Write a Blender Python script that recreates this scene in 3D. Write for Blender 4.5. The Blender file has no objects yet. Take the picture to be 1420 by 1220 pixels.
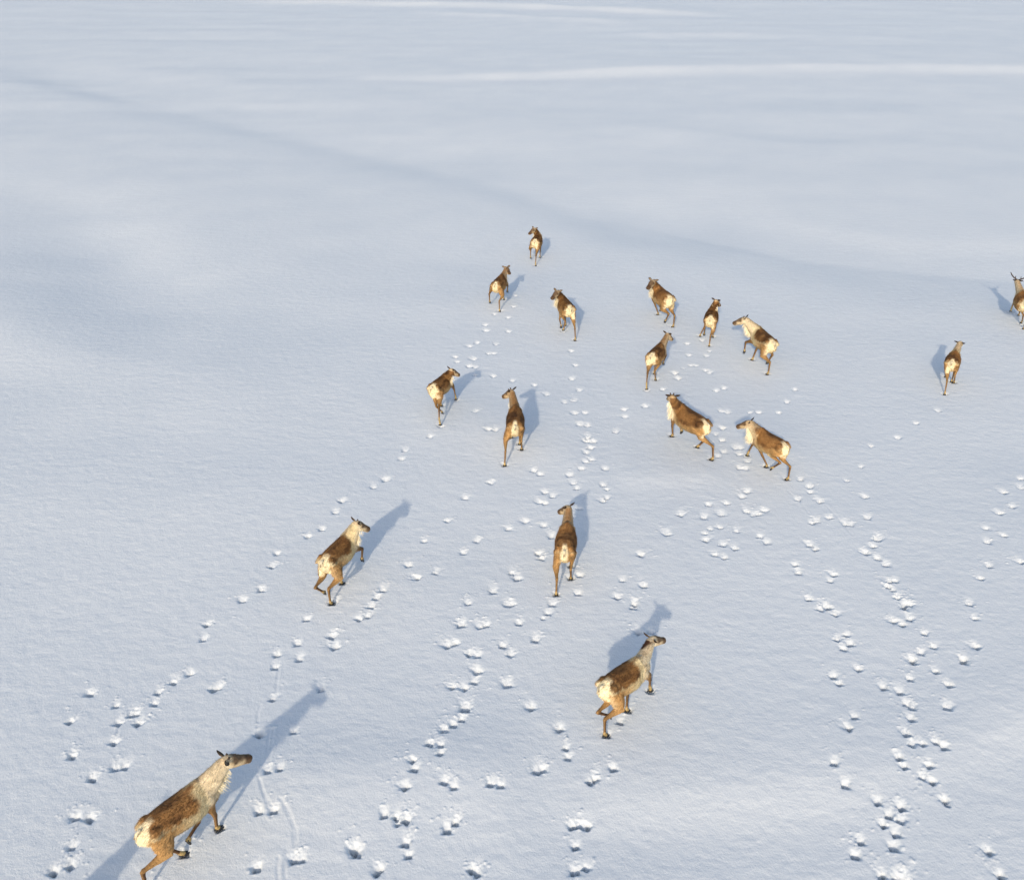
import bpy, math, random
import numpy as np
from mathutils import Vector, Matrix

# ------------------------------------------------------------------ camera
scene = bpy.context.scene
CAM_H = 12.6
FPX = 1300.0            # focal length in pixels of the 1420-wide photograph
CX, CY = 710.0, 610.0
PITCH = math.atan2(CY + 130.0, FPX)     # the horizon lies 130 px above the frame
SP, CP = math.sin(PITCH), math.cos(PITCH)

cam_data = bpy.data.cameras.new("camera")
cam_data.sensor_fit = 'HORIZONTAL'
cam_data.sensor_width = 36.0
cam_data.lens = 36.0 * FPX / 1420.0
cam_data.clip_start = 0.1
cam_data.clip_end = 6000.0
cam = bpy.data.objects.new("camera", cam_data)
scene.collection.objects.link(cam)
cam.location = (0, 0, CAM_H)
cam.rotation_euler = (math.pi / 2 - PITCH, 0, 0)
scene.camera = cam

# ------------------------------------------------------------------ sky and sun
ANTI = (1000.0, 538.0)                    # the point opposite the sun
_u, _v = (ANTI[0] - CX) / FPX, (ANTI[1] - CY) / FPX
LIGHT = Vector((_u, CP - _v * SP, -SP - _v * CP)).normalized()      # the way the sunlight travels
SUN_EL = math.asin(-LIGHT.z)
world = bpy.data.worlds.new("World")
scene.world = world
world.use_nodes = True
wn = world.node_tree
wn.nodes.clear()
sky = wn.nodes.new('ShaderNodeTexSky')
sky.sky_type = 'NISHITA'
sky.sun_disc = False
sky.sun_elevation = SUN_EL
sky.sun_rotation = math.atan2(-LIGHT.x, -LIGHT.y)
sky.air_density = 1.0
sky.dust_density = 1.6
sky.ozone_density = 1.0
bg = wn.nodes.new('ShaderNodeBackground')
bg.inputs['Strength'].default_value = 0.15
wo = wn.nodes.new('ShaderNodeOutputWorld')
wn.links.new(sky.outputs[0], bg.inputs[0])
wn.links.new(bg.outputs[0], wo.inputs[0])

sun_data = bpy.data.lights.new("sun", 'SUN')
sun_data.energy = 2.0

sun_data.angle = math.radians(1.6)
sun_data.color = (1.0, 0.87, 0.70)
sun = bpy.data.objects.new("sun", sun_data)
scene.collection.objects.link(sun)
sun.rotation_euler = LIGHT.to_track_quat('-Z', 'Y').to_euler()

scene.view_settings.view_transform = 'Standard'
scene.view_settings.look = 'None'
scene.view_settings.exposure = 0.23
scene.view_settings.gamma = 1.0
scene.cycles.diffuse_bounces = 3

rng = np.random.default_rng(11)
random.seed(11)

# ------------------------------------------------------------------ pixel -> place on the snow
def ray(px, py):
    u = (px - CX) / FPX
    v = (py - CY) / FPX
    return np.array([u, CP - v * SP, -SP - v * CP])

def at_flat(px, py, z=0.0):
    d = ray(px, py)
    t = (z - CAM_H) / d[2]
    return np.array([d[0] * t, d[1] * t, z])

# smooth value noise
_perm = np.random.default_rng(5).random((256, 256))
def vnoise(x, y):
    xi = np.floor(x).astype(int); yi = np.floor(y).astype(int)
    fx = x - xi; fy = y - yi
    fx = fx * fx * (3 - 2 * fx); fy = fy * fy * (3 - 2 * fy)
    a = _perm[xi & 255, yi & 255]; b = _perm[(xi + 1) & 255, yi & 255]
    c = _perm[xi & 255, (yi + 1) & 255]; d = _perm[(xi + 1) & 255, (yi + 1) & 255]
    return (a * (1 - fx) + b * fx) * (1 - fy) + (c * (1 - fx) + d * fx) * fy - 0.5

# wind-shaped relief: (line in the photograph, height, width of near side, of far side, end fade in m)
RELIEF = [
    # hollow running from the far left to the right, its far side facing the sun
    ([(-60, 80), (60, 104), (180, 132), (350, 172), (560, 220), (710, 260), (850, 300), (1100, 352), (1420, 384), (1900, 410)], -0.26, 3.4, 8.5),
    ([(800, 288), (980, 327), (1100, 350), (1250, 367), (1420, 382), (1900, 405)], -0.09, 1.0, 4.0),
    # long bright wind lips far out
    ([(430, 103), (640, 106), (760, 103), (900, 98), (1100, 95), (1420, 97), (2300, 99)], 0.42, 2.0, 22.0),
    ([(470, 107), (600, 108), (760, 106)], 0.12, 1.2, 6.0),
    ([(300, 0), (500, 4), (710, 10), (900, 18), (1060, 24)], 0.55, 2.8, 26.0),
    ([(560, 18), (710, 24), (900, 34)], 0.20, 2.2, 12.0),
    ([(820, 48), (1000, 50), (1300, 58)], 0.16, 2.2, 12.0),
    ([(850, 78), (1000, 83), (1250, 86)], 0.05, 1.5, 6.0),
    ([(780, 165), (1000, 185), (1200, 205), (1500, 215)], 0.12, 3.5, 12.0),
    ([(1000, 290), (1200, 318), (1500, 335)], 0.06, 1.8, 5.0),
    ([(-200, 230), (0, 270), (100, 306), (150, 360), (230, 430), (330, 500)], -0.27, 5.0, 5.0),
    ([(-300, 400), (0, 445), (120, 475), (300, 520), (420, 560)], 0.14, 2.4, 4.0),
    ([(0, 556), (200, 560), (420, 538), (600, 515)], 0.07, 1.8, 3.0),
    ([(540, 590), (650, 585), (760, 620), (860, 650)], 0.07, 1.2, 2.4),
    ([(840, 662), (920, 660), (1010, 655)], 0.055, 0.5, 1.4),
    ([(860, 566), (980, 575), (1150, 640)], 0.045, 1.0, 1.8),
    ([(330, 1085), (480, 1068), (620, 1056), (760, 1075)], 0.075, 1.1, 0.8),
    ([(760, 1092), (900, 1080), (1080, 1078), (1250, 1050), (1420, 1000), (1560, 960)], 0.062, 0.65, 1.5),
    ([(700, 1165), (850, 1160), (1000, 1150), (1250, 1150)], -0.055, 0.7, 0.7),
    ([(1180, 990), (1300, 945), (1420, 900)], -0.02, 0.9, 1.0),
]
_rel = []
for _poly, _A, _w1, _w2 in RELIEF:
    _p = np.array([at_flat(a, b)[:2] for a, b in _poly])
    _o = np.argsort(_p[:, 0]); _rel.append((_p[_o, 0], _p[_o, 1], _A, _w1, _w2))

def big(x, y):
    """height of the snow without footprints"""
    x = np.asarray(x, float); y = np.asarray(y, float)
    h = 0.15 * vnoise(x / 9.0 + 3.1, y / 6.0 + 7.7) + 0.035 * vnoise(x / 3.4 + 11.3, y / 2.1 + 1.7)
    h += 0.35 * vnoise(x / 30.0 + 1.9, y / 22.0 + 5.2) * np.clip((y - 30) / 30, 0, 1)
    far = np.clip((y - 38) / 30, 0, 1)
    h += far * (0.065 * vnoise(x / 26.0 + 31.3, y / 3.3 + 2.7) + 0.025 * vnoise(x / 14.0 + 3.3, y / 1.6 + 12.7))
    for xs, ys, A, w1, w2 in _rel:
        kw = 0.3 if xs[-1] - xs[0] > 60 else 1.0
        wob = kw * 0.22 * w1 * vnoise(x / 2.3 + A * 91, x * 0 + 3.0) + kw * 0.5 * w1 * vnoise(x / 7.3 + A * 57, x * 0 + 9.0)
        yp = np.interp(x, xs, ys) + wob
        d = y - yp
        w = np.where(d < 0, w1, w2)
        L = xs[-1] - xs[0]
        e = 0.22 * L
        f = np.clip((x - xs[0]) / e, 0, 1) * np.clip((xs[-1] - x) / e, 0, 1)
        f = f * f * (3 - 2 * f)
        k = 0.85 + (0.3 if L > 60 else 0.55) * vnoise(x / 5.1 + A * 33, d / 9 + 4)
        h += A * f * k * np.exp(-np.abs(d / w) ** 2.0)
    return h

def at(px, py, z=0.0):
    """the point z above the snow seen at a pixel of the photograph"""
    P = at_flat(px, py, z)
    for _ in range(4):
        P = at_flat(px, py, z + float(big(P[0], P[1])))
    return P

# ------------------------------------------------------------------ materials
def new_mat(name):
    m = bpy.data.materials.new(name)
    m.use_nodes = True
    nt = m.node_tree
    return m, nt, nt.nodes['Principled BSDF']

def snow_material():
    m, nt, b = new_mat('wind_packed_snow')
    tc = nt.nodes.new('ShaderNodeTexCoord')
    b.inputs['Roughness'].default_value = 0.55
    b.inputs['Specular IOR Level'].default_value = 0.25
    n0 = nt.nodes.new('ShaderNodeTexNoise'); n0.inputs['Scale'].default_value = 0.35; n0.inputs['Detail'].default_value = 4
    cr = nt.nodes.new('ShaderNodeValToRGB')
    cr.color_ramp.elements[0].position = 0.3; cr.color_ramp.elements[0].color = (0.745, 0.775, 0.780, 1)
    cr.color_ramp.elements[1].position = 0.7; cr.color_ramp.elements[1].color = (0.79, 0.812, 0.805, 1)
    nt.links.new(tc.outputs['Object'], n0.inputs['Vector'])
    nt.links.new(n0.outputs['Fac'], cr.inputs['Fac'])
    nt.links.new(cr.outputs['Color'], b.inputs['Base Color'])
    prev = None
    # grains: fine crust, finer wind ripples lying across the wind, soft lumps
    for sc, dist, strength, squash in ((30.0, 0.012, 0.62, 0.65), (8.0, 0.014, 0.25, 0.75), (60.0, 0.006, 0.7, 1.0), (1.8, 0.05, 0.35, 2.2)):
        mp = nt.nodes.new('ShaderNodeMapping'); mp.inputs['Scale'].default_value = (1.0, squash, 1.0)
        mp.inputs['Rotation'].default_value = (0, 0, math.radians(25))
        n = nt.nodes.new('ShaderNodeTexNoise'); n.inputs['Scale'].default_value = sc; n.inputs['Detail'].default_value = 3
        n.inputs['Roughness'].default_value = 0.6
        bp = nt.nodes.new('ShaderNodeBump'); bp.inputs['Distance'].default_value = dist; bp.inputs['Strength'].default_value = strength
        nt.links.new(tc.outputs['Object'], mp.inputs['Vector'])
        nt.links.new(mp.outputs[0], n.inputs['Vector'])
        nt.links.new(n.outputs['Fac'], bp.inputs['Height'])
        if prev: nt.links.new(prev.outputs[0], bp.inputs['Normal'])
        prev = bp
    nt.links.new(prev.outputs[0], b.inputs['Normal'])
    return m

def fur_material(name, bump=0.6):
    m, nt, b = new_mat(name)
    at_ = nt.nodes.new('ShaderNodeAttribute'); at_.attribute_name = 'coat'
    tc = nt.nodes.new('ShaderNodeTexCoord')
    n = nt.nodes.new('ShaderNodeTexNoise'); n.inputs['Scale'].default_value = 45; n.inputs['Detail'].default_value = 4
    nt.links.new(tc.outputs['Object'], n.inputs['Vector'])
    mr = nt.nodes.new('ShaderNodeMapRange'); mr.inputs['From Min'].default_value = 0.3; mr.inputs['From Max'].default_value = 0.7
    mr.inputs['To Min'].default_value = 0.85; mr.inputs['To Max'].default_value = 1.36
    nt.links.new(n.outputs['Fac'], mr.inputs['Value'])
    mx = nt.nodes.new('ShaderNodeVectorMath'); mx.operation = 'SCALE'
    nt.links.new(at_.outputs['Color'], mx.inputs[0]); nt.links.new(mr.outputs[0], mx.inputs['Scale'])
    nt.links.new(mx.outputs[0], b.inputs['Base Color'])
    b.inputs['Roughness'].default_value = 0.75
    b.inputs['Specular IOR Level'].default_value = 0.25
    mp = nt.nodes.new('ShaderNodeMapping'); mp.inputs['Scale'].default_value = (0.35, 1.0, 1.0)
    n2 = nt.nodes.new('ShaderNodeTexNoise'); n2.inputs['Scale'].default_value = 90; n2.inputs['Detail'].default_value = 3
    nt.links.new(tc.outputs['Object'], mp.inputs['Vector']); nt.links.new(mp.outputs[0], n2.inputs['Vector'])
    bp = nt.nodes.new('ShaderNodeBump'); bp.inputs['Distance'].default_value = 0.012; bp.inputs['Strength'].default_value = bump
    nt.links.new(n2.outputs['Fac'], bp.inputs['Height']); nt.links.new(bp.outputs[0], b.inputs['Normal'])
    return m

def plain_material(name, col, rough=0.6, scale=30.0, var=0.25):
    m, nt, b = new_mat(name)
    tc = nt.nodes.new('ShaderNodeTexCoord')
    n = nt.nodes.new('ShaderNodeTexNoise'); n.inputs['Scale'].default_value = scale; n.inputs['Detail'].default_value = 4
    cr = nt.nodes.new('ShaderNodeValToRGB')
    cr.color_ramp.elements[0].position = 0.3; cr.color_ramp.elements[1].position = 0.7
    cr.color_ramp.elements[0].color = tuple(c * (1 - var) for c in col) + (1,)
    cr.color_ramp.elements[1].color = tuple(min(1, c * (1 + var)) for c in col) + (1,)
    nt.links.new(tc.outputs['Object'], n.inputs['Vector']); nt.links.new(n.outputs['Fac'], cr.inputs['Fac'])
    nt.links.new(cr.outputs['Color'], b.inputs['Base Color'])
    b.inputs['Roughness'].default_value = rough
    return m

M_SNOW = snow_material()
M_FUR = fur_material('reindeer_coat')
M_HOOF = plain_material('dark_hoof_horn', (0.03, 0.027, 0.024), 0.45)
M_ANTLER = plain_material('dark_antler', (0.06, 0.035, 0.02), 0.7)
M_EYE = plain_material('dark_eye', (0.01, 0.008, 0.006), 0.1)

# ------------------------------------------------------------------ footprints, read off the photograph
CROPS = [
 ((0, 915), [(1048,75),(962,120),(875,180),(855,243),(1188,160),(1212,150,.9),(498,185),(642,253),(728,300),(755,295,.9),(768,348),(655,348),(632,455),(388,340),(402,530),(512,655),(637,600),(690,590),(415,870),(500,875),(398,1035),(395,1140),(300,1170)]),
 ((355, 915), [(105,40),(92,215),(358,162),(205,395),(22,410),(63,612),(130,600),(15,840),(98,830),(208,1102),(250,1102),(3,1150),(535,1040),(560,1068,1.2),(680,1155),(672,1180,.9),(710,855),(780,865),(835,880),(785,905,.7),(830,1010),(845,1080),(862,550),(880,598),(822,700),(965,460),(1025,468),(1022,515),(1045,385),(1095,355),(1143,325),(1160,262,1.3),(1085,148),(1153,155),(1210,118),(1225,60,1.2),(1045,670),(1095,700),(1300,682),(1355,690),(1060,935,1.2),(1108,895),(1205,1160),(1225,1182),(1395,135)]),
 ((710, 915), [(105,262),(262,380),(300,485),(312,540),(135,612),(172,604,.9),(440,670),(465,650),(560,598),(600,340),(330,918),(412,920),(372,912,.9),(350,1030),(350,1165,1.1),(415,1150)]),
 ((1065, 915), [(500,50),(362,90),(395,130),(640,150),(733,175),(788,105),(930,62),(1002,135),(805,10),(1085,8),(770,242),(800,262),(1000,260,1.1),(795,325),(480,312),(443,375),(765,405),(800,465),(855,462),(930,450),(980,478),(725,535),(755,588),(892,580),(855,645),(905,670),(368,568),(430,688),(608,785),(740,812),(672,858),(740,885),(637,910),(715,960),(697,1035,1.2),(515,1005),(485,1080),(628,1190,1.2),(720,1212,1.2),(765,1216,1.2),(975,770),(995,800,.7),(1222,1060),(1285,1190)]),
 ((200, 610), [(1340,220),(1268,262),(1098,338),(1058,400),(985,495),(905,535),(735,630),(708,700),(648,830),(545,890),(352,1022),(325,1105),(900,992),(850,1130),(735,1190),(860,1215),(1040,1085),(1052,1145,1.2),(1322,830),(1285,875),(1258,920),(1190,990),(1238,975),(1060,890)]),
 ((555, 610), [(25,60),(5,105),(500,235),(358,322),(262,448),(130,560),(690,452),(600,492),(425,560),(350,625),(45,695),(195,735),(88,765),(770,630),(785,655),(620,735),(648,765,1.2),(515,840),(375,905),(590,912),(615,908),(845,910),(820,960),(795,990,.7),(335,1022,1.2),(440,1035),(475,1025,1.1),(660,1015,1.1),(300,1125),(258,1140),(385,1185),(430,1195),(570,1140,1.2),(610,1190),(750,1105,1.1),(795,475),(840,535),(800,290),(845,312),(770,345),(800,350),(740,170),(775,190),(1030,70),(1055,45),(1030,8),(1065,10),(1060,108),(1030,120),(1005,160),(940,195),(960,240),(980,270),(1138,160),(1125,250),(1145,275,.7),(1122,338),(1145,322),(995,750),(985,850),(995,380,.9),(955,425,.8),(1335,635,1.2),(1232,778,.8),(1348,808),(1203,870),(1298,900),(1295,925),(1320,1065),(1392,1062)]),
 ((800, 610), [(575,412,1.2),(500,520,1.2),(730,358),(828,352),(705,430),(800,412),(740,495,.8),(790,487,.8),(708,518,.8),(718,555),(808,580),(875,600),(765,635),(818,652),(885,505),(945,285,1.2),(915,315),(940,395),(980,415),(1008,408),(1040,390),(1015,535),(1055,570),(1290,580),(1320,605),(1210,690),(1228,735),(1285,880),(1350,935),(1390,925),(905,155,1.2),(935,160),(900,80),(945,120,.9),(880,45),(905,45),(815,68),(780,92),(1225,330),(1240,220),(1290,260),(1295,290),(1345,340),(1305,460),(1330,450),(1400,430)]),
 ((1065, 610), [(430,465,1.3),(460,470),(515,150,.8),(437,228,.8),(533,315),(550,432),(607,548,1.3),(580,590),(540,625,1.1),(608,655),(655,690),(670,785),(705,780),(660,810),(690,830),(718,870),(760,910),(785,908),(755,930),(785,990),(692,1002),(742,1020,1.2),(870,1070),(848,1180),(920,1145),(800,1210),(365,745),(345,780),(375,965),(438,1080),(385,1105),(455,1130),(420,1155,1.1),(1210,492),(1308,530),(1218,565),(1228,700),(1178,768),(1117,908),(1148,988),(1152,1145),(1085,1210),(1285,405,1.1),(1357,370),(1307,290),(1405,215),(1405,265),(1398,675)]),
 ((555, 400), [(640,42,.8),(628,102,.8),(597,163,.8),(520,145,.8),(470,205),(475,235),(600,240),(425,302),(383,322),(530,310),(490,362,.8),(520,362,.8),(303,382),(312,408),(403,392),(383,432),(415,438),(412,482,.7),(515,487),(620,513),(742,537),(810,588),(910,632),(963,622),(992,565),(952,502),(970,428),(945,348),(415,682),(485,780),(525,785),(165,822),(965,692),(1023,690),(995,755),(1035,760),(1040,825),(1025,840),(1070,848),(1055,885),(1240,672),(1248,712),(1195,795),(1358,655)]),
 ((800, 400), [(475,560),(540,470),(560,500),(590,445,.6),(630,428,.8),(660,430,.8),(710,455,.8),(735,468),(718,375),(735,350,.7),(620,372),(612,308),(695,290,.8),(775,568),(815,555),(800,680),(835,688),(960,690,.8),(1010,688),(1118,690),(1165,630),(1208,562),(805,775),(770,812,.7),(805,842),(745,858,.7)]),
 ((1065, 400), [(945,680,.9),(822,748),(720,828),(570,875,.8)]),
]
PRINTS = []            # x, y, size, travel direction
for (ox, oy), lst in CROPS:
    for p in lst:
        s = p[2] if len(p) > 2 else 1.0
        P = at(ox + p[0] / 4.0, oy + p[1] / 4.0 - 0.5)
        PRINTS.append([P[0], P[1], s * rng.uniform(0.88, 1.12), rng.normal(0, 0.45), 1.0])

# drag marks beside the trail in front of the nearest animal (zoomed crop 355,915)
GROOVES = [
 [(95,385),(84,470),(70,560)], [(76,380),(66,470),(56,560)],
 [(12,640),(35,730),(70,820),(85,870)], [(24,660),(48,745),(84,800)],
 [(130,760),(170,840),(205,920),(212,1030)], [(146,765),(190,850),(222,930),(226,1020)],
 [(25,250),(8,300),(10,370)], [(128,30),(118,110),(112,170)], [(125,1090),(118,1150),(122,1215)], [(165,1090),(160,1150),(162,1215)],
]
GROOVE_W = []
for g in GROOVES:
    GROOVE_W.append(np.array([at(355 + a / 4.0, 915 + b / 4.0)[:2] for a, b in g]))
GROOVE_W.append(np.array([at(*p)[:2] for p in [(113, 982), (107, 990), (101, 997)]]))
GROOVE_W.append(np.array([at(*p)[:2] for p in [(165, 1006), (163, 1014), (161, 1022)]]))
GROOVE_W.append(np.array([at(*p)[:2] for p in [(1092, 680), (1110, 696), (1122, 712)]]))
GROOVE_W.append(np.array([at(*p)[:2] for p in [(1140, 695), (1160, 716), (1182, 742)]]))

# ------------------------------------------------------------------ ground height with footprints
PRINT_SITES = []
def add_sites():
    for p in PRINTS:
        PRINT_SITES.append(dict(x=p[0], y=p[1], s=p[2], a=p[3], k=p[4], r=np.random.default_rng(int(1e4 * abs(p[0] * 3 + p[1])) % 99991)))

def print_height(X, Y, S):
    """one footprint: stamped down behind, dragged out in a ramp of loose snow ahead, two deep toe holes at its foot"""
    s = S['s'] * 0.95; a = S['a']; r = S['r']; K = S['k']
    ca, sa = math.cos(a), math.sin(a)
    dx = X - S['x']; dy = Y - S['y']
    u = (dx * ca + dy * sa) / s          # across
    w = (-dx * sa + dy * ca) / s + 0.025  # along the way of travel
    nz = vnoise(X / .034 + 5, Y / .034 + 8); nz2 = vnoise(X / .075 + 15, Y / .065 + 3)
    # ramp
    ln = 0.075 * r.uniform(.75, 1.35)
    wd = 0.056 * r.uniform(.85, 1.2) + 0.22 * np.clip(w, 0, .2) + 0.02 * nz2
    back = 1 / (1 + np.exp(-(w + 0.052 + 0.16 * np.abs(u) + .012 * nz) / 0.006))
    fade = np.exp(-(np.clip(w - .028, 0, 9) / ln) ** 1.3)
    g = 1 / (1 + (np.abs(u) / wd) ** 5)
    d0 = 0.082 * s * r.uniform(.8, 1.2) * K
    h = -d0 * back * fade * g * (1 + .5 * nz2)
    # toe holes
    tw = r.uniform(.85, 1.2); sh = r.uniform(-.012, .012)
    for sx in (-1, 1):
        dt = 0.17 * r.uniform(.5, 1.1)
        qq = ((u - sx * 0.032 * tw) / 0.021) ** 2 + ((w + 0.006 + sx * sh) / 0.036) ** 2
        h += -dt * s * K / (1 + qq ** 3.0)
    # loose broken snow over the ramp and around the rim
    ramp = np.exp(-((u / (0.085 + .2 * np.clip(w, 0, .3))) ** 2)) * np.exp(-((w - 0.12) / 0.10) ** 2)
    h += s * ramp * (0.004 + 0.017 * nz + 0.010 * nz2)
    rim = np.exp(-((np.hypot(u / 1.0, (w + .0) / 1.1) - 0.085) / 0.022) ** 2)
    h += s * rim * (0.003 + 0.012 * nz)
    # thrown crumbs
    for i in range(int(r.integers(4, 11))):
        cu = r.normal(0, 0.13); cw = 0.20 + r.normal(0, 0.11); cs = r.uniform(0.010, 0.024)
        h += 0.7 * cs * np.exp(-(((u - cu) ** 2 + (w - cw) ** 2) / cs ** 2) ** 1.5)
    return h

def build_ground():
    ys = []
    y = 5.4
    while y < 160:
        depth = CAM_H * SP + y * CP
        graz = CAM_H / math.hypot(CAM_H, y)
        px = depth / (FPX * 1024 / 1420)
        step = px / graz
        if y < 19: step = min(step, 0.016)
        elif y < 25: step = min(step, 0.022)
        elif y < 40: step = min(step, 0.034)
        elif y < 60: step = min(step, 0.12)
        else: step = min(step * 1.1, 0.8)
        ys.append(y); y += step
    near = [-600, -300, -150, -80, -40, -20, -10, -4, 0, 2.5, 4.0, 4.8]
    far = [165, 175, 190, 215, 250, 300, 400, 550, 800, 1200, 1800, 3000]
    ys = np.array(near + ys + far)
    nt_ = 1180
    t = np.linspace(-0.735, 0.735, nt_)
    ext = np.array([0.78, 0.86, 1.0, 1.3, 1.8, 2.8, 5, 10, 20, 60])
    t = np.concatenate([-ext[::-1], t, ext])
    dep = CAM_H * SP + np.clip(ys, 4.8, None) * CP
    X = dep[:, None] * t[None, :]
    Y = np.repeat(ys[:, None], len(t), 1)
    Z = big(X, Y)
    for S in PRINT_SITES:
        R = 0.60 * S['s']
        r0, r1 = np.searchsorted(ys, S['y'] - R), np.searchsorted(ys, S['y'] + R)
        if r1 <= r0: continue
        d0, d1 = dep[r0], dep[min(r1, len(dep) - 1)]
        lo = min((S['x'] - R) / d0, (S['x'] - R) / d1); hi = max((S['x'] + R) / d0, (S['x'] + R) / d1)
        c0, c1 = np.searchsorted(t, lo), np.searchsorted(t, hi)
        if c1 <= c0: continue
        Z[r0:r1, c0:c1] += print_height(X[r0:r1, c0:c1], Y[r0:r1, c0:c1], S)
    for g in GROOVE_W:
        lo = g.min(0) - 0.2; hi = g.max(0) + 0.2
        r0, r1 = np.searchsorted(ys, lo[1]), np.searchsorted(ys, hi[1])
        if r1 <= r0: continue
        sub = (X[r0:r1] > lo[0]) & (X[r0:r1] < hi[0])
        xx = X[r0:r1][sub]; yy = Y[r0:r1][sub]
        best = np.full(xx.shape, 9.0)
        for (ax, ay), (bx, by) in zip(g[:-1], g[1:]):
            vx, vy = bx - ax, by - ay
            k = np.clip(((xx - ax) * vx + (yy - ay) * vy) / (vx * vx + vy * vy), 0, 1)
            best = np.minimum(best, np.hypot(xx - ax - k * vx, yy - ay - k * vy))
        z = Z[r0:r1]; z[sub] += -0.008 * np.exp(-(best / 0.020) ** 2) + 0.002 * np.exp(-((best - 0.05) / 0.02) ** 2)
    # rough crust relief near the camera, real geometry
    nearw = np.clip((45 - Y) / 10, 0, 1) * (Y > 4)
    crust = 0.005 * vnoise(X / 0.14 + 2.2, Y / 0.18 + 9.1) + 0.0045 * vnoise((X + .4 * Y) / 0.085 + 22.2, (Y - .3 * X) / 0.10 + 19.1)
    Z += crust * nearw
    nr, nc = X.shape
    V = np.stack([X, Y, Z], -1).reshape(-1, 3)
    i = np.arange(nr - 1)[:, None] * nc + np.arange(nc - 1)[None, :]
    F = np.stack([i, i + 1, i + nc + 1, i + nc], -1).reshape(-1, 4)
    me = bpy.data.meshes.new('snow_ground')
    me.vertices.add(len(V)); me.vertices.foreach_set('co', V.astype(np.float32).ravel())
    me.loops.add(F.size); me.loops.foreach_set('vertex_index', F.astype(np.int32).ravel())
    me.polygons.add(len(F))
    me.polygons.foreach_set('loop_start', np.arange(0, F.size, 4, dtype=np.int32))
    me.polygons.foreach_set('loop_total', np.full(len(F), 4, dtype=np.int32))
    me.polygons.foreach_set('use_smooth', np.ones(len(F), dtype=bool))
    me.update(calc_edges=True)
    me.materials.append(M_SNOW)
    o = bpy.data.objects.new('snow_ground', me)
    scene.collection.objects.link(o)
    o['kind'] = 'structure'
    return o

# ------------------------------------------------------------------ reindeer
# reference animal: metres, x forward, y to its left, z up; hip and shoulder about 1 m high
HIP = (-0.37, 0.115, 0.78); TH, TI, MT = 0.345, 0.335, 0.335     # thigh, tibia, metatarsus
SH = (0.305, 0.115, 0.70); UA, FA, MC = 0.20, 0.275, 0.255        # upper arm, forearm, cannon

TORSO = [  # x, bottom, top, half width
 (-0.635, 0.84, 0.93, 0.030), (-0.60, 0.74, 0.965, 0.095), (-0.54, 0.66, 0.99, 0.150), (-0.44, 0.575, 1.01, 0.188),
 (-0.30, 0.53, 1.012, 0.205), (-0.15, 0.505, 1.0, 0.222), (0.0, 0.48, 0.99, 0.230), (0.14, 0.465, 1.0, 0.222),
 (0.26, 0.46, 1.03, 0.185), (0.36, 0.47, 1.045, 0.158), (0.45, 0.52, 1.02, 0.132), (0.53, 0.62, 0.98, 0.105), (0.58, 0.72, 0.93, 0.06)]

TORSO = [(a * 0.93, b, c, d) for a, b, c, d in TORSO]

class Geo:
    def __init__(self): self.v = []; self.f = []
    def tube(self, P, A, B=None, up=(0, 0, 1), n=16, flat=2.0):
        """closed tube along points P, half width A (sideways), half height B"""
        P = [np.asarray(p, float) for p in P]; B = A if B is None else B
        base0 = len(self.v); k = len(P)
        up = np.asarray(up, float)
        for i, p in enumerate(P):
            if i == 0: d = P[1] - P[0]
            elif i == k - 1: d = P[-1] - P[-2]
            else:
                d1 = P[i] - P[i - 1]; d2 = P[i + 1] - P[i]
                d = d1 / (np.linalg.norm(d1) + 1e-9) + d2 / (np.linalg.norm(d2) + 1e-9)
            d = d / (np.linalg.norm(d) + 1e-9)
            s = np.cross(up, d)
            if np.linalg.norm(s) < 0.15: s = np.cross(np.array([1, 0, 0.01]), d)
            s /= np.linalg.norm(s); u = np.cross(d, s)
            for j in range(n):
                a = 2 * math.pi * j / n
                c, q = math.cos(a), math.sin(a)
                e = 2.0 / flat
                self.v.append(p + s * A[i] * math.copysign(abs(c) ** e, c) + u * B[i] * math.copysign(abs(q) ** e, q))
        for i in range(k - 1):
            for j in range(n):
                a = base0 + i * n + j; b = base0 + i * n + (j + 1) % n
                self.f.append((a, b, b + n, a + n))
        for i, rev in ((0, True), (k - 1, False)):
            d = (P[0] - P[1]) if rev else (P[-1] - P[-2])
            d = d / (np.linalg.norm(d) + 1e-9)
            c = len(self.v); self.v.append(P[i] + d * 0.45 * min(A[i], B[i]))
            for j in range(n):
                a = base0 + i * n + j; b = base0 + i * n + (j + 1) % n
                self.f.append((b, a, c) if rev else (a, b, c))
    def mesh(self, name, mat, smooth=True, scale=1.0):
        me = bpy.data.meshes.new(name)
        me.from_pydata([tuple(x * scale) for x in map(np.asarray, self.v)], [], self.f)
        if mat: me.materials.append(mat)
        me.polygons.foreach_set('use_smooth', [smooth] * len(me.polygons))
        me.update()
        return me

def link(name, me, parent):
    o = bpy.data.objects.new(name, me)
    scene.collection.objects.link(o)
    o.parent = parent
    return o

def nrm(v): return v / (np.linalg.norm(v) + 1e-9)

def two_bone(a, c, l1, l2, bend):
    """middle joint between a and c, bent towards 'bend'"""
    d = c - a; L = np.linalg.norm(d); L2 = min(L, (l1 + l2) * 0.995)
    u = d / (L + 1e-9)
    c = a + u * L2 if L > L2 else c
    x = (l1 * l1 - l2 * l2 + L2 * L2) / (2 * L2)
    h = math.sqrt(max(l1 * l1 - x * x, 0.0))
    bend = np.asarray(bend, float); bend = bend - u * np.dot(bend, u)
    return a + u * x + nrm(bend) * h, c

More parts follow.
